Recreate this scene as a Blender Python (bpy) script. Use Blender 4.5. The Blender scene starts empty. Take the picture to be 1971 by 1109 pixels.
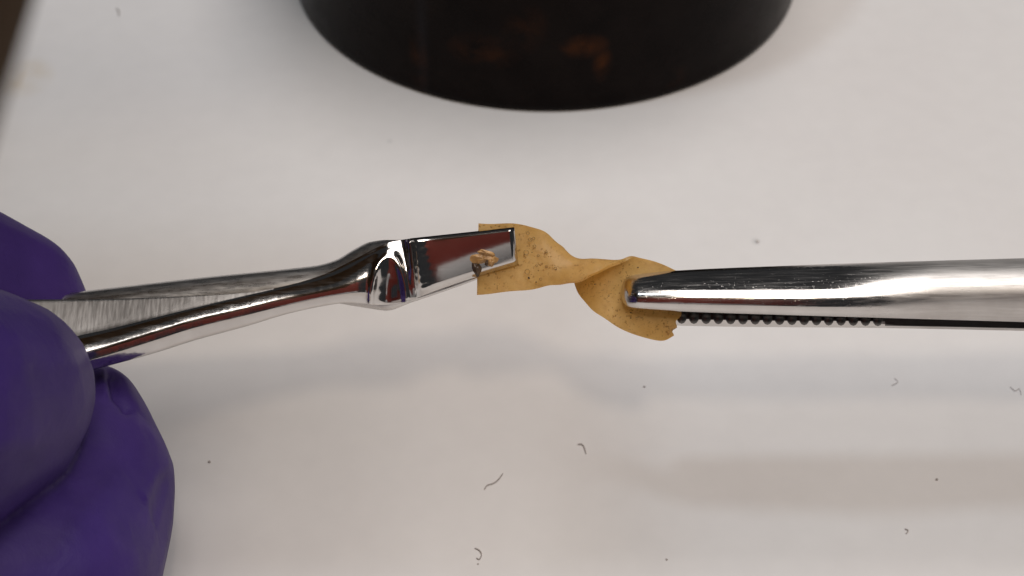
import bpy, bmesh, math, random
import numpy as np
from mathutils import Vector, Matrix
random.seed(7)
rng = np.random.default_rng(7)
SC = bpy.context.scene
COL = SC.collection

# ------------------------------------------------------------------ camera, light, exposure (1 unit = 1 cm)
ELEV = math.radians(42.0)          # the lens looks down on the bench at this angle
DIST = 25.0                        # lens to the gripped strip
WIDE = 14.0                        # width of the view at the strip
HGT = 3.8                          # height of the strip above the bench
PX = 1971.0 / WIDE
O = Vector((0, 0, HGT))
XV = Vector((1, 0, 0))
UV = Vector((0, math.sin(ELEV), math.cos(ELEV)))
NV = Vector((0, -math.cos(ELEV), math.sin(ELEV)))

cam = bpy.data.cameras.new('camera')
cam_o = bpy.data.objects.new('camera', cam)
COL.objects.link(cam_o)
cam_o.matrix_world = Matrix((XV, UV, NV)).transposed().to_4x4()
cam_o.location = O + DIST * NV
cam.lens = 36.0 * DIST / WIDE
cam.sensor_width = 36.0
cam.clip_start = 0.1
cam.clip_end = 2000
cam.dof.use_dof = True
cam.dof.focus_distance = DIST
cam.dof.aperture_fstop = 0.31
SC.camera = cam_o

world = bpy.data.worlds.new('World')
SC.world = world
world.use_nodes = True
bg = world.node_tree.nodes['Background']
bg.inputs[0].default_value = (0.90, 0.93, 1.0, 1)
bg.inputs[1].default_value = 0.03

def lamp(name, loc, target, power, sx, sy=None, color=(1, 1, 1), spread=180):
    l = bpy.data.lights.new(name, 'AREA')
    l.energy = power
    l.color = color
    if sy is None:
        l.shape = 'DISK'
        l.size = sx
    else:
        l.shape = 'RECTANGLE'
        l.size = sx
        l.size_y = sy
    l.spread = math.radians(spread)
    o = bpy.data.objects.new(name, l)
    COL.objects.link(o)
    o.location = loc
    o.rotation_euler = (Vector(target) - Vector(loc)).to_track_quat('-Z', 'Y').to_euler()
    return o

lamp('ceiling_lamp', (30, 0, 170), (20, 0, 0), 252000, 200, 84, (1.0, 0.95, 0.915))
lamp('bench_lamp', (4, -34, 62), (0, 0, 0), 6800, 7.0, None, (1.0, 0.82, 0.62))
lamp('strip_lamp', (-18, 2, 75), (0, 0, 0), 8200, 8.5, None, (0.74, 0.88, 1.0))

SC.view_settings.view_transform = 'Standard'
SC.view_settings.look = 'None'
SC.view_settings.exposure = 0.0
SC.view_settings.gamma = 1.0

# ------------------------------------------------------------------ placing helpers
def P(px, py, d=0.0):
    """a point of the working plane (facing the lens) at picture position px, py; d cm nearer the lens"""
    k = (DIST - d) / DIST
    return O + XV * ((px - 985.5) / PX * k) + UV * ((554.5 - py) / PX * k) + NV * d

def on_bench(px, py, z=0.0):
    c = O + DIST * NV
    r = P(px, py) - c
    return c + r * ((z - c.z) / r.z)

def to_px(p):
    q = p - O
    d = q.dot(NV)
    k = (DIST - d) / DIST
    return q.dot(XV) / k * PX + 985.5, 554.5 - q.dot(UV) / k * PX

def tag(o, label=None, cat=None, group=None, kind=None):
    for k, v in (('label', label), ('category', cat), ('group', group), ('kind', kind)):
        if v:
            o[k] = v
    return o

def thing(name, label, cat, loc, group=None, facing=True):
    o = bpy.data.objects.new(name, None)
    o.empty_display_size = 0.3
    COL.objects.link(o)
    m = Matrix((XV, UV, NV)).transposed().to_4x4() if facing else Matrix.Identity(4)
    m.translation = loc
    o.matrix_world = m
    return tag(o, label, cat, group)

def base_matrix(o):
    m = Matrix.Identity(4)
    while o is not None:
        m = o.matrix_basis @ m
        o = o.parent
    return m

def link(name, me, mat, parent=None, loc=None, smooth=True):
    """me is in world coordinates; becomes a child of parent, or a top-level object with its origin at loc"""
    o = bpy.data.objects.new(name, me)
    COL.objects.link(o)
    if mat:
        me.materials.append(mat)
    if parent is not None:
        o.parent = parent
        me.transform(base_matrix(parent).inverted())
    elif loc is not None:
        o.location = loc
        me.transform(Matrix.Translation(-Vector(loc)))
    if smooth:
        for p in me.polygons:
            p.use_smooth = True
    return o

def mesh(name, verts, faces):
    me = bpy.data.meshes.new(name)
    me.from_pydata([tuple(v) for v in verts], [], faces)
    me.validate()
    bm = bmesh.new()
    bm.from_mesh(me)
    bmesh.ops.recalc_face_normals(bm, faces=bm.faces)
    bm.to_mesh(me)
    bm.free()
    return me

def shell(name, grid, back):
    """closed sheet: grid[i][j] front points, back[i][j] rear points"""
    n, m = len(grid), len(grid[0])
    v = [p for row in grid for p in row] + [p for row in back for p in row]
    f = []
    N = n * m
    for i in range(n - 1):
        for j in range(m - 1):
            a = i * m + j
            f.append((a, a + 1, a + m + 1, a + m))
            f.append((N + a, N + a + m, N + a + m + 1, N + a + 1))
    for i in range(n - 1):
        for j in (0, m - 1):
            a, b = i * m + j, (i + 1) * m + j
            f.append((a, b, N + b, N + a))
    for j in range(m - 1):
        for i in (0, n - 1):
            a, b = i * m + j, i * m + j + 1
            f.append((a, b, N + b, N + a))
    return mesh(name, v, f)

def pchip(xs, ys, x):
    """smooth monotone interpolation"""
    xs = np.asarray(xs, float); ys = np.asarray(ys, float); x = np.atleast_1d(np.asarray(x, float))
    h = np.diff(xs); dl = np.diff(ys) / h
    m = np.zeros_like(ys)
    m[0], m[-1] = dl[0], dl[-1]
    for i in range(1, len(xs) - 1):
        if dl[i - 1] * dl[i] > 0:
            w1, w2 = 2 * h[i] + h[i - 1], h[i] + 2 * h[i - 1]
            m[i] = (w1 + w2) / (w1 / dl[i - 1] + w2 / dl[i])
    i = np.clip(np.searchsorted(xs, x) - 1, 0, len(xs) - 2)
    t = np.clip((x - xs[i]) / h[i], 0, 1)
    r = (ys[i] * (1 + 2 * t) * (1 - t) ** 2 + m[i] * h[i] * t * (1 - t) ** 2
         + ys[i + 1] * t * t * (3 - 2 * t) + m[i + 1] * h[i] * t * t * (t - 1))
    return r if len(r) > 1 else float(r[0])

def catmull(pts, n):
    pts = [np.array(p, float) for p in pts]
    pts = [2 * pts[0] - pts[1]] + pts + [2 * pts[-1] - pts[-2]]
    out = []
    S = len(pts) - 3
    for k in range(n + 1):
        s = k / n * S
        i = min(int(s), S - 1)
        t = s - i
        a, b, c, d = pts[i:i + 4]
        out.append(0.5 * (2 * b + (c - a) * t + (2 * a - 5 * b + 4 * c - d) * t * t + (3 * b - a - 3 * c + d) * t ** 3))
    return out

def tube(name, pts, r, seg=6):
    v, f = [], []
    n = len(pts)
    for i, p in enumerate(pts):
        p = Vector(p)
        t = (Vector(pts[min(i + 1, n - 1)]) - Vector(pts[max(i - 1, 0)])).normalized()
        a = t.cross(Vector((0, 0.2, 1))).normalized()
        b = t.cross(a)
        rr = r * (0.6 if i in (0, n - 1) else 1)
        for k in range(seg):
            w = 2 * math.pi * k / seg
            v.append(p + a * math.cos(w) * rr + b * math.sin(w) * rr)
    for i in range(n - 1):
        for k in range(seg):
            f.append((i * seg + k, i * seg + (k + 1) % seg, (i + 1) * seg + (k + 1) % seg, (i + 1) * seg + k))
    f.append(tuple(range(seg)))
    f.append(tuple(range((n - 1) * seg, n * seg)))
    return mesh(name, v, f)

# ------------------------------------------------------------------ materials
class Mat:
    def __init__(s, name):
        s.m = bpy.data.materials.new(name)
        s.m.use_nodes = True
        s.nt = s.m.node_tree
        s.b = s.nt.nodes['Principled BSDF']
        s.co = s.n('ShaderNodeTexCoord').outputs['Object']
    def n(s, t, **kw):
        o = s.nt.nodes.new(t)
        for k, v in kw.items():
            setattr(o, k, v)
        return o
    def l(s, a, b):
        s.nt.links.new(a, b)
    def set(s, **kw):
        for k, v in kw.items():
            s.b.inputs[k.replace('_', ' ')].default_value = v
        return s
    def mapped(s, scale=(1, 1, 1), rot=(0, 0, 0), loc=(0, 0, 0)):
        o = s.n('ShaderNodeMapping')
        o.inputs['Scale'].default_value = scale
        o.inputs['Rotation'].default_value = rot
        o.inputs['Location'].default_value = loc
        s.l(s.co, o.inputs[0])
        return o.outputs[0]
    def noise(s, scale, detail=4, vec=None, rough=0.55, dist=0.0):
        o = s.n('ShaderNodeTexNoise')
        o.inputs['Scale'].default_value = scale
        o.inputs['Detail'].default_value = detail
        o.inputs['Roughness'].default_value = rough
        o.inputs['Distortion'].default_value = dist
        s.l(vec if vec is not None else s.co, o.inputs['Vector'])
        return o.outputs['Fac']
    def ramp(s, fac, *stops):
        o = s.n('ShaderNodeValToRGB')
        e = o.color_ramp.elements
        while len(e) < len(stops):
            e.new(0.5)
        for i, (p, c) in enumerate(stops):
            e[i].position = p
            e[i].color = (c, c, c, 1) if isinstance(c, (int, float)) else (*c, 1)
        s.l(fac, o.inputs[0])
        return o.outputs[0]
    def mix(s, fac, a, b, mode='MIX'):
        o = s.n('ShaderNodeMix', data_type='RGBA', blend_type=mode)
        for sock, v in ((o.inputs[0], fac), (o.inputs[6], a), (o.inputs[7], b)):
            if isinstance(v, (int, float)):
                sock.default_value = v
            elif isinstance(v, tuple):
                sock.default_value = (*v, 1)
            else:
                s.l(v, sock)
        return o.outputs[2]
    def math(s, op, a, b=0.0):
        o = s.n('ShaderNodeMath', operation=op)
        for sock, v in ((o.inputs[0], a), (o.inputs[1], b)):
            if isinstance(v, (int, float)):
                sock.default_value = v
            else:
                s.l(v, sock)
        return o.outputs[0]
    def bump(s, h, strength=0.3, dist=0.02):
        o = s.n('ShaderNodeBump')
        o.inputs['Strength'].default_value = strength
        o.inputs['Distance'].default_value = dist
        s.l(h, o.inputs['Height'])
        s.l(o.outputs[0], s.b.inputs['Normal'])
    def spot(s, center, radii, soft=0.5):
        """1 inside an ellipsoid round center (object coordinates), fading at its rim"""
        o = s.n('ShaderNodeMapping', vector_type='TEXTURE')
        o.inputs['Location'].default_value = center
        o.inputs['Scale'].default_value = radii
        s.l(s.co, o.inputs[0])
        v = s.n('ShaderNodeVectorMath', operation='LENGTH')
        s.l(o.outputs[0], v.inputs[0])
        r = s.n('ShaderNodeMapRange')
        r.inputs['From Min'].default_value = 1.0
        r.inputs['From Max'].default_value = soft
        s.l(v.outputs['Value'], r.inputs['Value'])
        return r.outputs[0]

def mat_bench():
    m = Mat('bench_laminate')
    big = m.ramp(m.noise(0.16, 3), (0.3, (0.70, 0.672, 0.662)), (0.7, (0.73, 0.71, 0.70)))
    fine = m.ramp(m.noise(2.2, 5), (0.3, 0.97), (0.7, 1.0))
    c = m.mix(1.0, big, fine, 'MULTIPLY')
    s = on_bench(48, 150)
    st = m.math('MULTIPLY', m.spot((s.x, s.y, 0), (0.62, 0.75, 1), 0.2), m.ramp(m.noise(1.6, 4), (0.35, 0.15), (0.65, 0.75)))
    c = m.mix(st, c, (0.60, 0.50, 0.37))
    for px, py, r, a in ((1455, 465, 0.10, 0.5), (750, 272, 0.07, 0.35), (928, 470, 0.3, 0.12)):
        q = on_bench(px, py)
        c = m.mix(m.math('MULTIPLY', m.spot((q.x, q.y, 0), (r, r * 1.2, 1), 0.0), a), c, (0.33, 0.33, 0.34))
    m.l(c, m.b.inputs['Base Color'])
    m.set(Roughness=0.42, Specular_IOR_Level=0.35)
    m.bump(m.noise(14, 4), 0.05, 0.01)
    return m.m

def mat_steel(name, rough=0.1, brushed=0.35, scale=(3, 60, 60), pits=0.0, wave=0.25, satin=False, tone=1.0):
    m = Mat(name)
    streak = m.noise(1.0, 6, m.mapped(scale), 0.65)
    blot = m.noise(2.0, 4)
    c = m.mix(m.ramp(blot, (0.35, 0.0), (0.7, 1.0)), tuple(0.60 * tone * k for k in (1, .955, .92)), tuple(0.68 * tone * k for k in (1, .97, .94)))
    m.l(c, m.b.inputs['Base Color'])
    r = m.math('ADD', m.math('MULTIPLY', m.ramp(streak, (0.4, 0.0), (0.75, 1.0)), brushed * 0.5), rough)
    if satin:      # the shank is satin finished, the jaws are polished
        sx = m.n('ShaderNodeSeparateXYZ')
        m.l(m.co, sx.inputs[0])
        mr = m.n('ShaderNodeMapRange')
        mr.inputs['From Min'].default_value = 1.9
        mr.inputs['From Max'].default_value = 3.3
        mr.inputs['To Max'].default_value = 0.36
        m.l(m.math('ADD', sx.outputs[0], m.math('MULTIPLY', m.noise(3.0, 4, m.mapped((0.6, 5, 5))), 0.8)), mr.inputs['Value'])
        r = m.math('ADD', r, mr.outputs[0])
    m.l(r, m.b.inputs['Roughness'])
    m.set(Metallic=1.0)
    h = m.math('ADD', m.math('MULTIPLY', streak, brushed * 0.14), m.math('MULTIPLY', m.noise(5.5, 2), wave))
    if pits:
        pit = m.ramp(m.noise(26, 3), (0.62, 0.0), (0.70, 1.0))
        h = m.math('SUBTRACT', h, m.math('MULTIPLY', pit, pits))
    m.bump(h, 0.35, 0.02)
    return m.m

def mat_glove():
    m = Mat('purple_nitrile')
    c = m.mix(m.ramp(m.noise(1.3, 4), (0.3, 0.0), (0.7, 1.0)), (0.046, 0.021, 0.150), (0.060, 0.028, 0.185))
    m.l(c, m.b.inputs['Base Color'])
    m.set(Roughness=0.55, Specular_IOR_Level=0.3)
    h = m.math('ADD', m.math('MULTIPLY', m.noise(42, 3), 0.22), m.math('MULTIPLY', m.noise(2.6, 4, None, 0.5, 0.6), 1.0))
    m.bump(h, 0.22, 0.10)
    return m.m

def mat_black():
    m = Mat('blackened_iron')
    stain = None
    nz = m.noise(1.5, 4, None, 0.55, 0.6)
    th = m.ramp(nz, (0.38, 0.0), (0.66, 1.0))
    for c, r, a in RUST:
        s = m.math('MULTIPLY', m.spot(tuple(c), r, 0.1), a)
        stain = s if stain is None else m.math('MAXIMUM', stain, s)
    f = m.math('MULTIPLY', stain, th)
    base = m.mix(m.ramp(m.noise(1.2, 4), (0.3, 0.0), (0.75, 1.0)), (0.0040, 0.0022, 0.0020), (0.0105, 0.0068, 0.0060))
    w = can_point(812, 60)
    base = m.mix(m.math('MULTIPLY', m.spot(tuple(w), (0.16, 0.6, 2.6), 0.0), 0.9), base, (0.014, 0.012, 0.014))  # upright streak: reflected sheen of the wall painted into its colour
    m.l(m.mix(f, base, (0.085, 0.026, 0.006)), m.b.inputs['Base Color'])
    m.set(Specular_IOR_Level=0.06)
    m.l(m.ramp(m.noise(2.4, 4), (0.3, 0.22), (0.7, 0.36)), m.b.inputs['Roughness'])
    m.bump(m.noise(3.0, 5), 0.12, 0.05)
    return m.m

def mat_film():
    m = Mat('amber_film')
    sp = m.ramp(m.noise(26, 3, None, 0.6), (0.585, 0.0), (0.64, 1.0))
    sp = m.math('MULTIPLY', sp, m.ramp(m.noise(2.2, 2), (0.42, 0.15), (0.60, 1.0)))
    c = m.mix(m.ramp(m.noise(3.2, 5), (0.3, 0.0), (0.7, 1.0)), (0.72, 0.52, 0.20), (0.83, 0.63, 0.30))
    c = m.mix(m.ramp(m.noise(9, 6, None, 0.65), (0.45, 0.0), (0.72, 0.42)), c, (0.44, 0.25, 0.085))
    c = m.mix(m.math('MULTIPLY', sp, 0.85), c, (0.17, 0.085, 0.028))
    m.l(c, m.b.inputs['Base Color'])
    m.set(Roughness=0.33, Specular_IOR_Level=0.5)
    m.bump(m.math('ADD', m.noise(12, 5), m.math('MULTIPLY', sp, -0.6)), 0.3, 0.02)
    tr = m.n('ShaderNodeBsdfTranslucent')
    m.l(m.mix(0.5, c, (0.95, 0.63, 0.20)), tr.inputs['Color'])
    mx = m.n('ShaderNodeMixShader')
    mx.inputs[0].default_value = 0.62
    m.l(m.b.outputs[0], mx.inputs[1])
    m.l(tr.outputs[0], mx.inputs[2])
    m.l(mx.outputs[0], m.nt.nodes['Material Output'].inputs['Surface'])
    return m.m

def mat_plain(name, c1, c2, scale, rough=0.6, stretch=None, bump=0.15, spec=0.4):
    m = Mat(name)
    nz = m.noise(scale, 5, m.mapped(stretch) if stretch else None)
    m.l(m.mix(m.ramp(nz, (0.3, 0.0), (0.7, 1.0)), c1, c2), m.b.inputs['Base Color'])
    m.set(Roughness=rough, Specular_IOR_Level=spec)
    m.bump(nz, bump, 0.05)
    return m.m

# ------------------------------------------------------------------ setting: the bench top
MB = mat_bench()
bm = bmesh.new()
for x, y, z in ((-150, -38, 0), (150, -38, 0), (150, 130, 0), (-150, 130, 0),
                (-150, -38, -2.5), (150, -38, -2.5), (150, 130, -2.5), (-150, 130, -2.5)):
    bm.verts.new((x, y, z))
bm.verts.ensure_lookup_table()
for f in ((0, 1, 2, 3), (7, 6, 5, 4), (0, 4, 5, 1), (1, 5, 6, 2), (2, 6, 7, 3), (3, 7, 4, 0)):
    bm.faces.new([bm.verts[i] for i in f])
me = bpy.data.meshes.new('bench_top')
bm.to_mesh(me); bm.free()
tag(link('bench_top', me, MB, smooth=False), 'pale grey white bench top with faint lint and soft tool shadows', 'bench top', kind='structure')

# ------------------------------------------------------------------ black canister standing behind
near = on_bench(1056, 217)
RAD = 4.0
for _ in range(30):
    c = Vector((near.x, near.y + RAD, 0))
    ws = [to_px(c + Vector((math.cos(a) * RAD, math.sin(a) * RAD, 0)))[0] for a in np.linspace(0, 2 * math.pi, 90)]
    RAD *= 966.0 / (max(ws) - min(ws))
CAN = Vector((near.x, near.y + RAD, 0))
def can_point(px, py):
    """where the ray through a picture point meets the canister's wall (canister coordinates)"""
    o = O + DIST * NV - CAN
    r = P(px, py) - (O + DIST * NV)
    a = r.x ** 2 + r.y ** 2
    b = o.x * r.x + o.y * r.y
    cc = o.x ** 2 + o.y ** 2 - RAD ** 2
    t = (-b - math.sqrt(max(b * b - a * cc, 0))) / a
    return o + r * t
RUST = [(can_point(930, 100), (0.75, 0.8, 0.42), 0.5), (can_point(1010, 55), (0.5, 0.6, 0.6), 0.28),
        (can_point(1125, 90), (0.5, 0.6, 0.30), 1.1), (can_point(1160, 125), (0.22, 0.6, 0.42), 0.8),
        (can_point(805, 120), (0.22, 0.6, 0.9), 0.35), (can_point(1300, 150), (0.3, 0.5, 0.3), 0.15)]
MK = mat_black()
can = thing('black_canister', 'large low black iron canister with faint rust patches, standing at the top', 'canister', CAN, facing=False)
def lathe(name, prof, seg=160, axis=CAN, wob=0.0):
    v, f = [], []
    for i, (r, z) in enumerate(prof):
        for k in range(seg):
            a = 2 * math.pi * k / seg
            rr = r * (1 + wob * math.sin(3 * a + 1) + wob * 0.6 * math.sin(7 * a))
            v.append(axis + Vector((rr * math.cos(a), rr * math.sin(a), z)))
    for i in range(len(prof) - 1):
        for k in range(seg):
            f.append((i * seg + k, i * seg + (k + 1) % seg, (i + 1) * seg + (k + 1) % seg, (i + 1) * seg + k))
    f.append(tuple(range(seg)))
    f.append(tuple(range((len(prof) - 1) * seg, len(prof) * seg)))
    return mesh(name, v, f)
R = RAD
prof = [(R - 0.35, 0.0), (R - 0.10, 0.0), (R - 0.03, 0.02), (R, 0.07), (R + 0.005, 0.16), (R, 0.26)]
prof += [(R + 0.006 * math.sin(z * 3), z) for z in np.linspace(0.4, 3.8, 9)]
prof += [(R - 0.02, 4.0), (R - 0.2, 4.13), (R - 0.5, 4.16)]
link('body', lathe('body', prof, wob=0.0008), MK, can)
prof = [(R - 0.6, 4.17), (R + 0.03, 4.17), (R + 0.07, 4.22), (R + 0.07, 4.6), (R - 0.05, 4.72), (R - 0.6, 4.78), (0.6, 4.8)]
link('lid', lathe('lid', prof), MK, can)

# ------------------------------------------------------------------ dark wooden bar, near the lens, top left
MW = mat_plain('dark_stained_wood', (0.022, 0.011, 0.005), (0.075, 0.040, 0.014), 1.2, 0.7, (6, 0.5, 6), spec=0.08)
def bar_at(dep):
    return P(20, 100, dep)
DB = 16.0
q = P(31, 100, DB) + Vector((0.05, 0, 0.35))
bar = thing('wooden_stand', 'dark brown wooden board overhanging the top left corner, out of focus', 'stand', (-22, q.y + 12, 0), facing=False)
def rbox(name, lo, hi, r=0.25):
    b = bmesh.new()
    bmesh.ops.create_cube(b, size=1)
    for v in b.verts:
        v.co = Vector([lo[i] + (v.co[i] + 0.5) * (hi[i] - lo[i]) for i in range(3)])
    bmesh.ops.bevel(b, geom=list(b.edges), offset=r, segments=3, affect='EDGES', profile=0.6)
    m_ = bpy.data.meshes.new(name)
    b.to_mesh(m_); b.free()
    return m_
link('board', rbox('board', (q.x - 12, q.y - 6, q.z - 0.35), (q.x, q.y + 3.6, q.z + 0.35), 0.12), MW, bar)
link('added_shade_panel', rbox('added_shade_panel', (q.x - 12, q.y + 9.6, q.z - 0.35), (q.x + 0.4, q.y + 16, q.z + 0.35), 0.12), MW, bar)  # unseen panel, added to shade the left side of the bench
link('rail', rbox('rail', (-23, q.y - 5, q.z - 1.9), (-11, q.y + 21, q.z - 0.36)), MW, bar)
link('post', rbox('post', (-23.2, q.y + 11, 0.8), (-20.8, q.y + 13.4, q.z - 1.91)), MW, bar)
link('foot', rbox('foot', (-27, q.y + 6, 0), (-17, q.y + 18, 0.79)), MW, bar)
rot = Matrix.Translation(q) @ Matrix.Rotation(math.radians(1.6), 4, 'Z') @ Matrix.Translation(-q)
bar.matrix_world = rot @ bar.matrix_world

# ------------------------------------------------------------------ flat-tipped forceps on the left
MS = mat_steel('polished_steel', 0.09, 0.22, (2, 26, 26), wave=0.30)
MBR = mat_steel('brushed_steel', 0.30, 0.30, (34, 3, 3), wave=0.15)
MBL = mat_steel('mirror_steel', 0.11, 0.10, (4, 30, 30), wave=0.12)
forceps = thing('flat_tip_forceps', 'polished steel forceps with broad flat blade, held by the purple gloved fingers', 'forceps', P(640, 545))

AX = [-260, 60, 180, 300, 369, 478, 551, 624, 661, 690, 720, 750, 790]
A_TOP = [590, 577, 576, 573, 570, 563, 550, 528, 510, 495, 479, 466, 459]
A_FAC = [680, 662, 640, 611, 594, 568, 551, 531, 515, 500, 485, 475, 480]
A_HIL = [720, 690, 661, 625, 605, 580, 562, 548, 536, 522, 508, 498, 500]
A_DRK = [770, 722, 692, 655, 633, 606, 588, 572, 566, 562, 560, 560, 556]
A_BOT = [810, 744, 712, 679, 657, 627, 605, 589, 584, 585, 588, 586, 579]
ARM_A = [(0.0, 27), (0.96, 24), (1.0, 45), (1.22, 43), (1.36, 31), (1.75, 26), (2.2, 19), (2.42, 8), (2.55, -3), (2.92, -10), (3.06, -32), (3.6, -40), (4.0, -62)]
def arm_depth(x, y0, y):
    k = [pchip(AX, q_, x) for q_ in (A_TOP, A_FAC, A_HIL, A_DRK, A_BOT)]
    s = pchip([-260, 640, 720, 790], [1.0, 1.0, 0.7, 0.35], x)
    yy = np.linspace(k[0], k[4], 90)
    seg = np.interp(yy, k, [0, 1, 2, 3, 4])
    tl = np.interp(seg, [a for a, _ in ARM_A], [b for _, b in ARM_A])
    sl = np.tan(np.radians(tl)) * s
    dd = np.concatenate([[0], np.cumsum((sl[1:] + sl[:-1]) / 2) * (yy[1] - yy[0]) / PX])
    d = float(np.interp(y0, yy, dd)) - dd[-1] * 0.5
    d += pchip([-260, 60, 300, 640, 720, 790], [0.78, 0.54, 0.37, 0.23, 0.20, 0.18], x)
    # shoulder: hollow below, arched ridge round it, cross ridge where the blade starts
    d -= 0.10 * math.exp(-((x - 742) / 24) ** 2 - ((y - 560) / 34) ** 2)
    arch = math.hypot((x - 748) / 34.0, (y - 585) / 92.0)
    d += 0.045 * math.exp(-((arch - 1.0) / 0.16) ** 2)
    xr = 788 + (y - 459) * 0.10
    d += 0.10 * math.exp(-((x - xr) / 7.0) ** 2)
    return d
grid, back = [], []
xs = np.concatenate([np.linspace(-260, 600, 60), np.linspace(604, 792, 64)])
for x in xs:
    top, bot = pchip(AX, A_TOP, x), pchip(AX, A_BOT, x)
    gr, br = [], []
    ky = [top] + [pchip(AX, q_, x) for q_ in (A_FAC, A_HIL, A_DRK)] + [bot]
    rows = np.concatenate([np.linspace(ky[i], ky[i + 1], n_ + 1)[:-1] for i, n_ in enumerate((12, 14, 14, 9))] + [[bot]])
    for y in rows:
        t = (y - top) / (bot - top)
        xx = x + (y - 459) * 0.10 * max(0, (x - 700) / 92.0)
        d = arm_depth(min(xx, 790), y, y)
        gr.append(P(xx, y, d))
        e = min(t, 1 - t)
        br.append(P(xx, y + (2.0 if t < 0.5 else -2.0) * (e < 0.01), d - 0.05 - 0.07 * min(1, e * 6)))
    grid.append(gr); back.append(br)
front = link('front_arm', shell('front_arm', grid, back), MS, forceps)
front.data.materials.append(MBR)
# the ground inner facet of the arm is brushed across
NR = 50
for p in front.data.polygons:
    w = base_matrix(front) @ p.center
    x, y = to_px(w)
    if x < 520 and max(p.vertices) < NR * len(xs) and all(i % NR <= 12 for i in p.vertices):
        p.material_index = 1

def blade_end(t):
    return 990 + 8 * t
def make_blade(name, mat, parent, d0, rear=False):
    grid, back = [], []
    for u in np.linspace(0, 1, 72):
        gr, br = [], []
        for t in np.linspace(0, 1, 40):
            x0 = 788 + (120 * t) * 0.10
            x = x0 + (blade_end(t) - x0) * u
            f = (x - 788) / 205.0
            top = 459 - 22 * f
            bot = 579 - 68 * f - 10 * math.sin(math.pi * f) * 0.3
            y = top + (bot - top) * t
            d = d0 + 0.10 * math.exp(-((x - x0) / 7.0) ** 2)
            d += 0.10 * math.exp(-((x - x0) / 15.0)) 
            d += 0.003 * (math.sin(y * 0.41 + x * 0.13) + 0.6 * math.sin(y * 0.93 + 2.0 * math.sin(y * 0.07) - x * 0.3)) * math.exp(-((x - x0 - 20) / 11.0) ** 2)
            d += 0.045 * (x - 890) / 100.0 + 0.17 * (0.5 - t) - 0.12 * (t - 0.5) ** 2
            py_top, py_bot = y - top, bot - y
            d -= 0.09 * max(0, 1 - py_top / 5.5) ** 1.3
            d -= 0.07 * max(0, 1 - py_bot / (14 - 5 * f)) ** 1.1
            d -= 0.05 * max(0, 1 - (blade_end(t) - x) / 8.0)
            gr.append(P(x, y, d))
            br.append(P(x, y, max(d - 0.07, 0.062) if d > 0.09 else d - 0.03))
        grid.append(gr); back.append(br)
    return link(name, shell(name, grid, back), mat, parent)
blade = make_blade('blade', MBL, front, 0.215)

# tan reflection in the blade, put in as raised coloured blobs
MREFL = mat_plain('tan_reflection', (0.24, 0.115, 0.035), (0.60, 0.36, 0.15), 7, 0.3, None, 0.8)
MDK = mat_plain('dark_specks_and_reflection', (0.045, 0.028, 0.018), (0.10, 0.06, 0.035), 8, 0.4, None, 0.4)  # dark bits of the painted blade reflection; also strip specks and tooth prints
def blob(name, cx, cy, rx, ry, d, h, mat, parent, n=26, rough=0.3, rot=0.0):
    v, f = [], []
    ph = [random.uniform(0, 6.28) for _ in range(4)]
    rings = 7
    for i in range(rings):
        s = i / (rings - 1)
        for k in range(n):
            a = 2 * math.pi * k / n
            w = 1 + rough * (0.45 * math.sin(2 * a + ph[0]) + 0.35 * math.sin(3 * a + ph[1]) + 0.25 * math.sin(5 * a + ph[2]))
            ex, ey = math.cos(a) * rx * w * s, math.sin(a) * ry * w * s
            x = cx + ex * math.cos(rot) - ey * math.sin(rot)
            y = cy + ex * math.sin(rot) + ey * math.cos(rot)
            dd = d + h * (1 - s ** 2.4) * (1 + 0.35 * math.sin(4 * a + ph[3]) * s)
            v.append(P(x, y, dd))
    for i in range(rings - 1):
        for k in range(n):
            f.append((i * n + k, i * n + (k + 1) % n, (i + 1) * n + (k + 1) % n, (i + 1) * n + k))
    return link(name, mesh(name, v, f), mat, parent)
refl = blob('painted_reflection', 930, 497, 26, 13, 0.205, 0.05, MREFL, blade, rot=0.12)
blob('painted_reflection', 935, 487, 17, 6, 0.235, 0.045, MREFL, blade, rot=0.3)
blob('painted_reflection', 917, 515, 9, 17, 0.165, 0.065, MDK, blade, rot=-0.1)
blob('painted_reflection', 937, 506, 3.2, 7, 0.245, 0.025, MDK, blade, rot=0.1)
blob('painted_reflection', 946, 504, 8, 10, 0.22, 0.045, MREFL, blade, rot=0.5)

# rear arm, peeping out above and below the front one
RX = [-260, 40, 165, 400, 560, 610, 645, 680, 712, 745, 790, 900, 990]
R_TOP = [600, 575, 560, 533, 517, 511, 501, 481, 466, 462, 462, 451, 442]
R_BOT = [760, 690, 650, 615, 592, 588, 584, 589, 594, 598, 583, 545, 508]
grid, back = [], []
for x in np.concatenate([np.linspace(-260, 600, 44), np.linspace(606, 988, 70)]):
    top, bot = pchip(RX, R_TOP, x), pchip(RX, R_BOT, x)
    dc = pchip([-260, 60, 560, 700, 790, 990], [-0.75, -0.62, -0.42, -0.34, -0.17, -0.16], x)
    am = pchip([-260, 640, 740, 800, 990], [0.24, 0.22, 0.20, 0.05, 0.04], x)
    gr, br = [], []
    for t in np.linspace(0, 1, 28):
        y = top + (bot - top) * t
        bulge = (1 - (2 * t - 1) ** 2) ** 0.5
        gr.append(P(x, y, dc + am * bulge))
        br.append(P(x, y, dc - 0.05 - 0.05 * bulge))
    grid.append(gr); back.append(br)
MSA = mat_steel('satin_steel', 0.26, 0.3, (2, 20, 20))
link('rear_arm', shell('rear_arm', grid, back), MSA, forceps)

# ------------------------------------------------------------------ twisted amber strip
MF = mat_film()
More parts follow.
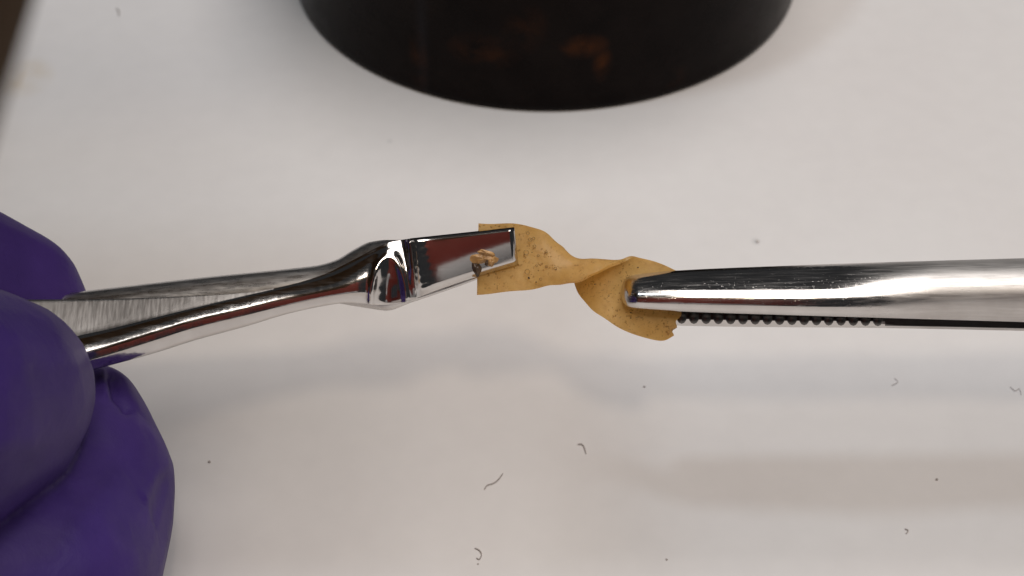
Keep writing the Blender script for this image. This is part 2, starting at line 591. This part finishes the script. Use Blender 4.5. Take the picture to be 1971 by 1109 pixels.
# each station of the strip: far edge, middle control point, near edge (picture x, y, depth)
SECT = [((921, 430, .03), (919, 498, .03), (918, 567, .03)), ((985, 431, .03), (987, 496, .03), (988, 561, .03)),
        ((1036, 440, .02), (1038, 497, .04), (1040, 554, .04)), ((1066, 461, -.05), (1075, 500, .06), (1072, 547, .10)),
        ((1088, 481, -.18), (1102, 490, .05), (1097, 543, .20)), ((1104, 515, -.32), (1122, 472, -.06), (1122, 536, .28)),
        ((1112, 552, -.30), (1145, 462, -.08), (1152, 521, .28)), ((1130, 584, -.17), (1172, 476, -.12), (1182, 507, .19)),
        ((1155, 607, -.05), (1194, 512, -.06), (1208, 495, .08)), ((1194, 632, 0), (1217, 561, -.01), (1238, 497, .01)),
        ((1264, 656, 0), (1277, 588, 0), (1290, 516, 0)), ((1297, 646, 0), (1313, 589, 0), (1330, 531, 0))]
NS, NW = 170, 36
ct, cm, cb = (catmull([q[k] for q in SECT], NS) for k in range(3))
grid, back = [], []
for i in range(NS + 1):
    gr = []
    for j in range(NW + 1):
        t = j / NW
        p = ct[i] * (1 - t) ** 2 + cm[i] * 2 * t * (1 - t) + cb[i] * t * t
        f = i / NS
        # hand-cut, slightly torn right end
        if i > NS - 9:
            w = (i - NS + 9) / 9.0
            notch = 11 * math.exp(-((t - 0.07) / 0.03) ** 2) + 4 * math.exp(-((t - 0.2) / 0.05) ** 2) + 2 * math.sin(t * 31)
            p = p + np.array([-w * notch, -w * notch * 0.5, 0])
        p = p + np.array([0, 1.1 * math.sin(f * 47 + t) * (abs(2 * t - 1) ** 6), 0.012 * math.sin(f * 21 + t * 5)])
        gr.append(P(*p))
    grid.append(gr)
TH = 0.045
for i in range(NS + 1):
    br = []
    for j in range(NW + 1):
        a = grid[min(i + 1, NS)][j] - grid[max(i - 1, 0)][j]
        b = grid[i][min(j + 1, NW)] - grid[i][max(j - 1, 0)]
        n = a.cross(b)
        n.normalize()
        br.append(grid[i][j] + n * TH)
    back.append(br)
strip = thing('twisted_strip', 'amber translucent film strip with tiny bubbles, twisted between the two tools', 'film strip', P(1105, 535))
film = link('film', shell('film', grid, back), MF, strip)
md = film.modifiers.new('crisp', 'EDGE_SPLIT')
md.split_angle = math.radians(50)
MBUB = mat_plain('bubble_rim', (0.26, 0.15, 0.05), (0.36, 0.22, 0.08), 12, 0.3)
def ring(px, py, r, wire=1.1, d=0.05):
    pts = []
    v, f = [], []
    n, k = 16, 5
    for i in range(n):
        a = 2 * math.pi * i / n
        for j in range(k):
            b = 2 * math.pi * j / k
            rr = r + wire * math.cos(b)
            v.append(P(px + rr * math.cos(a), py + rr * math.sin(a), d + wire / PX * math.sin(b)))
    for i in range(n):
        for j in range(k):
            f.append((i * k + j, ((i + 1) % n) * k + j, ((i + 1) % n) * k + (j + 1) % k, i * k + (j + 1) % k))
    return link('bubble', mesh('bubble', v, f), MBUB, film)
FRONT_D = 0.03
for px, py, r in ((1013, 486, 4.6), (1015, 523, 4.8), (1021, 461, 3.5), (1029, 474, 2.6), (1051, 486, 2.8), (1027, 459, 2.4),
                  (1016, 449, 2.8), (1036, 492, 2.0), (1069, 517, 2.8), (1052, 513, 2.4), (1041, 537, 2.4), (1033, 511, 1.8)):
    ring(px, py, r, 0.6, 0.073)
for px, py, rx in ((1018, 535, 3.0), (1032, 543, 1.8), (1024, 486, 1.4), (1051, 486, 1.8), (1145, 547, 1.8), (1172, 570, 1.7), (1228, 515, 2.0), (1022, 460, 1.6), (1070, 519, 1.8)):
    blob('speck', px, py, rx * 0.75, rx * 0.7, 0.072 if px < 1090 else 0.10, 0.012, MDK, film, n=8)

# prints of the clamp's teeth on the strip, just under the jaw
for k in range(24):
    px = 1216 + (k % 12) * 7.2 + random.uniform(-2, 2)
    py = 601 + (px - 1216) * 0.06 + (k // 12) * 9 + random.uniform(-2.5, 2.5)
    blob('tooth_print', px, py, random.uniform(1.2, 2.6), random.uniform(1.0, 1.8), 0.038, 0.01, MDK, film, n=8)

# ------------------------------------------------------------------ serrated clamp on the right
MH = mat_steel('worn_steel', 0.10, 0.45, (1.2, 30, 30), pits=0.12, wave=0.16, satin=True)
clamp = thing('serrated_clamp', 'narrow round-tipped steel clamp with serrated jaws, entering from the right', 'clamp', P(1400, 560))
JX = [1196, 1198, 1202, 1209, 1220, 1240, 1300, 1500, 1700, 1971, 2600]
J_TOP = [556, 547, 539, 533, 529.5, 526.5, 521, 512, 505, 497, 478]
JT = [0, 0.05, 0.12, 0.46, 0.51, 0.55, 0.61, 0.64, 0.67, 0.70, 0.80, 0.84, 1.0]
JA = [76, 68, 54, 45, 36, 30, 19, 10, 4, -2, -14, -32, -66]
J_BOT = [573, 580, 586, 590.5, 593, 595, 599, 606, 612, 620, 640]
grid, back = [], []
for x in np.concatenate([1196 + 44 * np.linspace(0, 1, 26) ** 2, np.linspace(1244, 2600, 90)]):
    top, bot = pchip(JX, J_TOP, x), pchip(JX, J_BOT, x)
    hh = (bot - top) / 2
    tipf = min(1.0, math.sqrt(max(x - 1195.5, 0.2) / 30.0))
    rnd = min(1.0, max(0.0, (x - 1560) / 330.0))
    rnd = rnd * rnd * (3 - 2 * rnd)
    ts = np.linspace(0, 1, 61)
    tilt = (1 - rnd) * np.interp(ts, JT, JA) + rnd * np.interp(ts, [0, 1], [76, -72])
    prof_d = np.concatenate([[0], np.cumsum(np.tan(np.radians((tilt[1:] + tilt[:-1]) / 2)) * (2 * hh / PX / 60))])
    prof_d -= min(prof_d[0], prof_d[-1])
    gr, br = [], []
    for t, pd in zip(ts, prof_d):
        y = top + (bot - top) * t
        gr.append(P(x, y, 0.06 + pd * (0.35 + 0.65 * tipf)))
        br.append(P(x, y, 0.055))
    grid.append(gr); back.append(br)
link('front_jaw', shell('front_jaw', grid, back), MH, clamp)
grid, back = [], []
KX = [1206, 1225, 1310, 1700, 1971, 2600]
K_BOT = [596, 606, 627, 631.5, 637, 652]
for x in np.concatenate([np.linspace(1206, 1300, 16), np.linspace(1310, 2600, 60)]):
    bot = pchip(KX, K_BOT, x)
    top = pchip(KX, [570, 545, 535, 525, 520, 500], x)
    gr, br = [], []
    for t in np.concatenate([np.linspace(0, 0.84, 16), np.linspace(0.85, 1, 16)]):
        y = top + (bot - top) * t
        lw = 13.0 - 8.0 * min(1.0, max(0.0, (x - 1690) / 20.0))
        lip = max(0, 1 - (bot - y) / lw)
        gr.append(P(x, y, -0.26 - 0.0058 * lw * lip))
        br.append(P(x, y, -0.44 - 0.25 * math.sin(math.pi * t) ** 0.7))
    grid.append(gr); back.append(br)
MT = mat_steel('jaw_shade_steel', 0.3, 0.3, (10, 30, 30), tone=0.22)  # shade between the jaws put into the steel as a darker tone
rearj = link('rear_jaw', shell('rear_jaw', grid, back), MT, clamp)
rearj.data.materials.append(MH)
for p in rearj.data.polygons:      # only the outer lip is left without the painted shade
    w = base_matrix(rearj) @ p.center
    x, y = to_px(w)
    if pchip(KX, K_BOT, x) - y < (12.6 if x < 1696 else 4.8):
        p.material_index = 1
def tooth_mesh(px, py):
    v, f = [], []
    k = 12
    for e, (dd, sc) in enumerate(((-0.26, 1.0), (-0.06, 1.0), (-0.04, 0.85))):
        for i in range(k):
            a = 2 * math.pi * i / k
            v.append(P(px + 10.0 * sc * math.cos(a), py + 13.0 * sc * math.sin(a), dd))
    for e in range(2):
        for i in range(k):
            f.append((e * k + i, e * k + (i + 1) % k, (e + 1) * k + (i + 1) % k, (e + 1) * k + i))
    f.append(tuple(range(k)))
    f.append(tuple(range(2 * k, 3 * k)))
    return mesh('tooth', v, f)
for i in range(17):
    px = 1312 + i * 23.6
    link('tooth', tooth_mesh(px, 610.5 + 0.012 * (px - 1312)), MT, rearj)

# ------------------------------------------------------------------ gloved hand
MG = mat_glove()
def chain(*pts):
    """(px, py, depth, radius px) joints -> finely spaced balls"""
    out = []
    for a, b in zip(pts, pts[1:]):
        n = 12
        for i in range(n + 1):
            t = i / n
            q_ = [a[k] * (1 - t) + b[k] * t for k in range(4)]
            out.append(q_)
    return out
balls = []
balls += chain((-6, 756, 1.75, 188), (-60, 774, 2.35, 226), (-180, 796, 3.3, 276), (-420, 860, 4.4, 265), (-780, 980, 4.2, 330))      # thumb
balls += chain((66, 592, -1.0, 104), (20, 578, -1.0, 140), (-100, 566, -0.7, 188), (-330, 500, 0.2, 200), (-620, 560, 1.6, 250), (-1000, 820, 2.4, 330))  # first finger
balls += chain((178, 795, -0.35, 96), (172, 840, -0.2, 124), (158, 938, 0.25, 179), (146, 1000, 0.6, 187), (60, 1150, 1.9, 240), (-250, 1230, 3.2, 240), (-640, 1080, 3.0, 270), (-1050, 950, 2.8, 340))  # second finger
balls += chain((-40, 1330, 3.0, 170), (-160, 1440, 4.2, 205), (-420, 1420, 5.0, 220), (-760, 1230, 4.2, 260), (-1080, 1050, 3.4, 330))      # ring finger
balls += chain((-260, 1560, 5.0, 150), (-380, 1600, 5.6, 175), (-600, 1500, 5.6, 185), (-860, 1320, 4.8, 230), (-1120, 1130, 3.8, 310))     # little finger
balls += chain((-1000, 960, 2.8, 390), (-1300, 1080, 3.2, 390), (-1700, 1180, 3.6, 330), (-2500, 1350, 4.4, 360))                             # palm and wrist
b = bmesh.new()
for px, py, d, r in balls:
    k = (DIST - d) / DIST
    c = P(px, py, d)
    rc = r / PX * k
    if c.z < rc * 0.96:
        c.z = rc * 0.96
    bmesh.ops.create_icosphere(b, subdivisions=3, radius=rc, matrix=Matrix.Translation(c))
me = bpy.data.meshes.new('hand_raw')
b.to_mesh(me); b.free()
tmp = bpy.data.objects.new('hand_raw', me)
COL.objects.link(tmp)
rm = tmp.modifiers.new('r', 'REMESH')
rm.mode = 'VOXEL'
rm.voxel_size = 0.058
sm = tmp.modifiers.new('s', 'SMOOTH')
sm.factor = 0.5
sm.iterations = 9
dg = bpy.context.evaluated_depsgraph_get()
dg.update()
hm = bpy.data.meshes.new_from_object(tmp.evaluated_get(dg))
bpy.data.objects.remove(tmp)
# creases of the stretched nitrile
nv = len(hm.vertices)
co = np.empty(nv * 3); hm.vertices.foreach_get('co', co); co = co.reshape(-1, 3)
no = np.array([v.normal[:] for v in hm.vertices])
q_ = co - np.array(O)
dd = q_ @ np.array(NV)
kk = (DIST - dd) / DIST
hx = (q_ @ np.array(XV)) / kk * PX + 985.5
hy = 554.5 - (q_ @ np.array(UV)) / kk * PX
facing = np.clip(no @ np.array(NV) * 1.5, 0, 1)
def seg_dist(ax, ay, bx, by):
    t = np.clip(((hx - ax) * (bx - ax) + (hy - ay) * (by - ay)) / ((bx - ax) ** 2 + (by - ay) ** 2), 0, 1)
    return np.hypot(hx - ax - t * (bx - ax), hy - ay - t * (by - ay))
disp = np.zeros(nv)
low = (dd < 1.4)
for pts, w, h in ((((216, 728), (224, 762), (246, 786)), 9, -0.10), (((240, 722), (252, 752), (268, 786)), 12, 0.06), (((246, 786), (270, 792)), 9, -0.05),
                  (((330, 890), (300, 922), (280, 965), (276, 1020)), 13, 0.045), (((318, 930), (306, 985), (300, 1030)), 20, -0.10),
                  (((196, 716), (204, 760)), 7, 0.05), (((120, 1090), (190, 1010), (230, 930)), 22, -0.035), (((160, 1109), (230, 1040), (262, 960)), 18, 0.03)):
    dm = np.min([seg_dist(*pts[i], *pts[i + 1]) for i in range(len(pts) - 1)], axis=0)
    disp += 1.7 * h * np.exp(-(dm / w) ** 2) * low * facing
for pts, w, h in ((((0, 690), (60, 720), (100, 790)), 40, -0.03), (((0, 860), (60, 850), (120, 800)), 26, 0.03), (((-20, 930), (60, 900)), 24, -0.03)):
    dm = np.min([seg_dist(*pts[i], *pts[i + 1]) for i in range(len(pts) - 1)], axis=0)
    disp += 1.5 * h * np.exp(-(dm / w) ** 2) * (~low) * facing
co = co + no * disp[:, None]
hm.vertices.foreach_set('co', co.ravel())
hm.update()
hand = tag(link('gloved_hand', hm, MG, None, P(-1000, 960, 2.8)), 'hand in a purple nitrile glove pinching the flat-tipped forceps', 'gloved hand')

# ------------------------------------------------------------------ dark red jacket of whoever films, behind the lens: mirrored in the steel
MJ = mat_plain('red_fleece', (0.15, 0.020, 0.013), (0.22, 0.030, 0.020), 1.4, 0.85)
v, f = [], []
seg = 48
prof = [(0.86, -26), (0.9, -14), (0.96, 0), (1.0, 15), (1.0, 32), (0.96, 43), (0.74, 51), (0.42, 55), (0.30, 58)]
for r, z in prof:
    for k in range(seg):
        a = 2 * math.pi * k / seg
        fold = 1 + 0.012 * math.sin(9 * a + z * 0.3)
        v.append(Vector((-14 + 20 * r * fold * math.cos(a), -53 + 11 * (0.4 + 0.6 * r) * fold * math.sin(a), z)))
for i in range(len(prof) - 1):
    for k in range(seg):
        f.append((i * seg + k, i * seg + (k + 1) % seg, (i + 1) * seg + (k + 1) % seg, (i + 1) * seg + k))
f.append(tuple(range(seg)))
f.append(tuple(range((len(prof) - 1) * seg, len(prof) * seg)))
tag(link('jacket', mesh('jacket', v, f), MJ, None, Vector((-14, -53, -26))), 'dark red jacket behind the camera, seen only as a red band mirrored in the blade', 'jacket')

jacket = bpy.data.objects['jacket']
MGF = mat_plain('added_grey_cloth', (0.46, 0.46, 0.47), (0.54, 0.54, 0.55), 2.0, 0.9)  # unseen grey front, added so the blade mirrors grey below the red
v, f = [], []
prof = [(1.0, -25), (1.0, -10), (1.0, 2), (0.97, 8), (0.85, 11), (0.6, 14), (0.3, 15.6), (0.08, 16)]
for r_, z in prof:
    for k in range(seg):
        a = 2 * math.pi * k / seg
        v.append(Vector((-1.5 + 5.5 * r_ * math.cos(a), -46 + 5.5 * r_ * math.sin(a), z)))
for i in range(len(prof) - 1):
    for k in range(seg):
        f.append((i * seg + k, i * seg + (k + 1) % seg, (i + 1) * seg + (k + 1) % seg, (i + 1) * seg + k))
f.append(tuple(range(seg)))
f.append(tuple(range((len(prof) - 1) * seg, len(prof) * seg)))
link('added_grey_front', mesh('added_grey_front', v, f), MGF, jacket)

# ------------------------------------------------------------------ lint and dust on the bench
ML = mat_plain('grey_lint', (0.34, 0.30, 0.28), (0.44, 0.40, 0.38), 6, 0.8)
MLF = mat_plain('pale_lint', (0.54, 0.50, 0.48), (0.60, 0.56, 0.54), 6, 0.8)
def fibre(pix, r, label):
    pts = catmull([(p[0], p[1], 0) for p in pix], 14)
    w = [on_bench(p[0], p[1], r * 1.0 + 0.01 * math.sin(i * 1.3) ** 2) for i, p in enumerate(pts)]
    tag(link('lint_fibre', tube('lint_fibre', w, r * 0.62, 5), MLF if 'faint' in label else ML, None, w[0]), label, 'lint', 'loose lint fibres on the bench')
fibre([(932, 942), (938, 934), (950, 930), (960, 922), (968, 911)], 0.013, 'longest grey lint fibre, a slanted wisp on the bench below the film strip')
fibre([(914, 1055), (921, 1058), (927, 1066), (923, 1076), (917, 1074)], 0.014, 'hooked grey lint fibre at the bottom edge of the picture')
fibre([(1112, 855), (1120, 855), (1125, 862), (1128, 873)], 0.014, 'bent grey lint fibre below the twist of the strip')
fibre([(1742, 1018), (1748, 1021), (1744, 1027)], 0.013, 'tiny curled grey fibre in the bottom right part of the bench')
fibre([(1722, 728), (1728, 735), (1716, 742)], 0.009, 'faint curl of lint inside the shadow under the clamp')
fibre([(1944, 744), (1954, 752), (1962, 748), (1966, 760)], 0.009, 'faint lint tangle at the right edge below the clamp')
fibre([(224, 16), (229, 22), (228, 30)], 0.020, 'small grey lint wisp on the far bench near the top left')
def speck(px, py, r, label):
    c = on_bench(px, py)
    bb = bmesh.new()
    bmesh.ops.create_icosphere(bb, subdivisions=2, radius=r)
    for v_ in bb.verts:
        v_.co *= random.uniform(0.75, 1.2)
        v_.co.z *= 0.6
        v_.co += c + Vector((0, 0, r * 0.55))
    m_ = bpy.data.meshes.new('dust_speck')
    bb.to_mesh(m_); bb.free()
    tag(link('dust_speck', m_, MLF if 'pale' in label or 'soft' in label or 'small' in label else ML, None, c), label, 'dust speck', 'dust specks on the bench')
speck(403, 890, 0.022, 'dark dust speck right beside the purple lower finger')
speck(1803, 924, 0.022, 'dark dust speck inside the lower shadow at far right')
speck(920, 1086, 0.014, 'tiny dust speck just below the hooked fibre')
speck(1283, 1078, 0.018, 'dust speck at the bottom, right of the middle')
speck(1240, 745, 0.018, 'dust speck in the shadow under the jaw tip')
speck(1458, 466, 0.030, 'soft grey dust speck above the clamp')
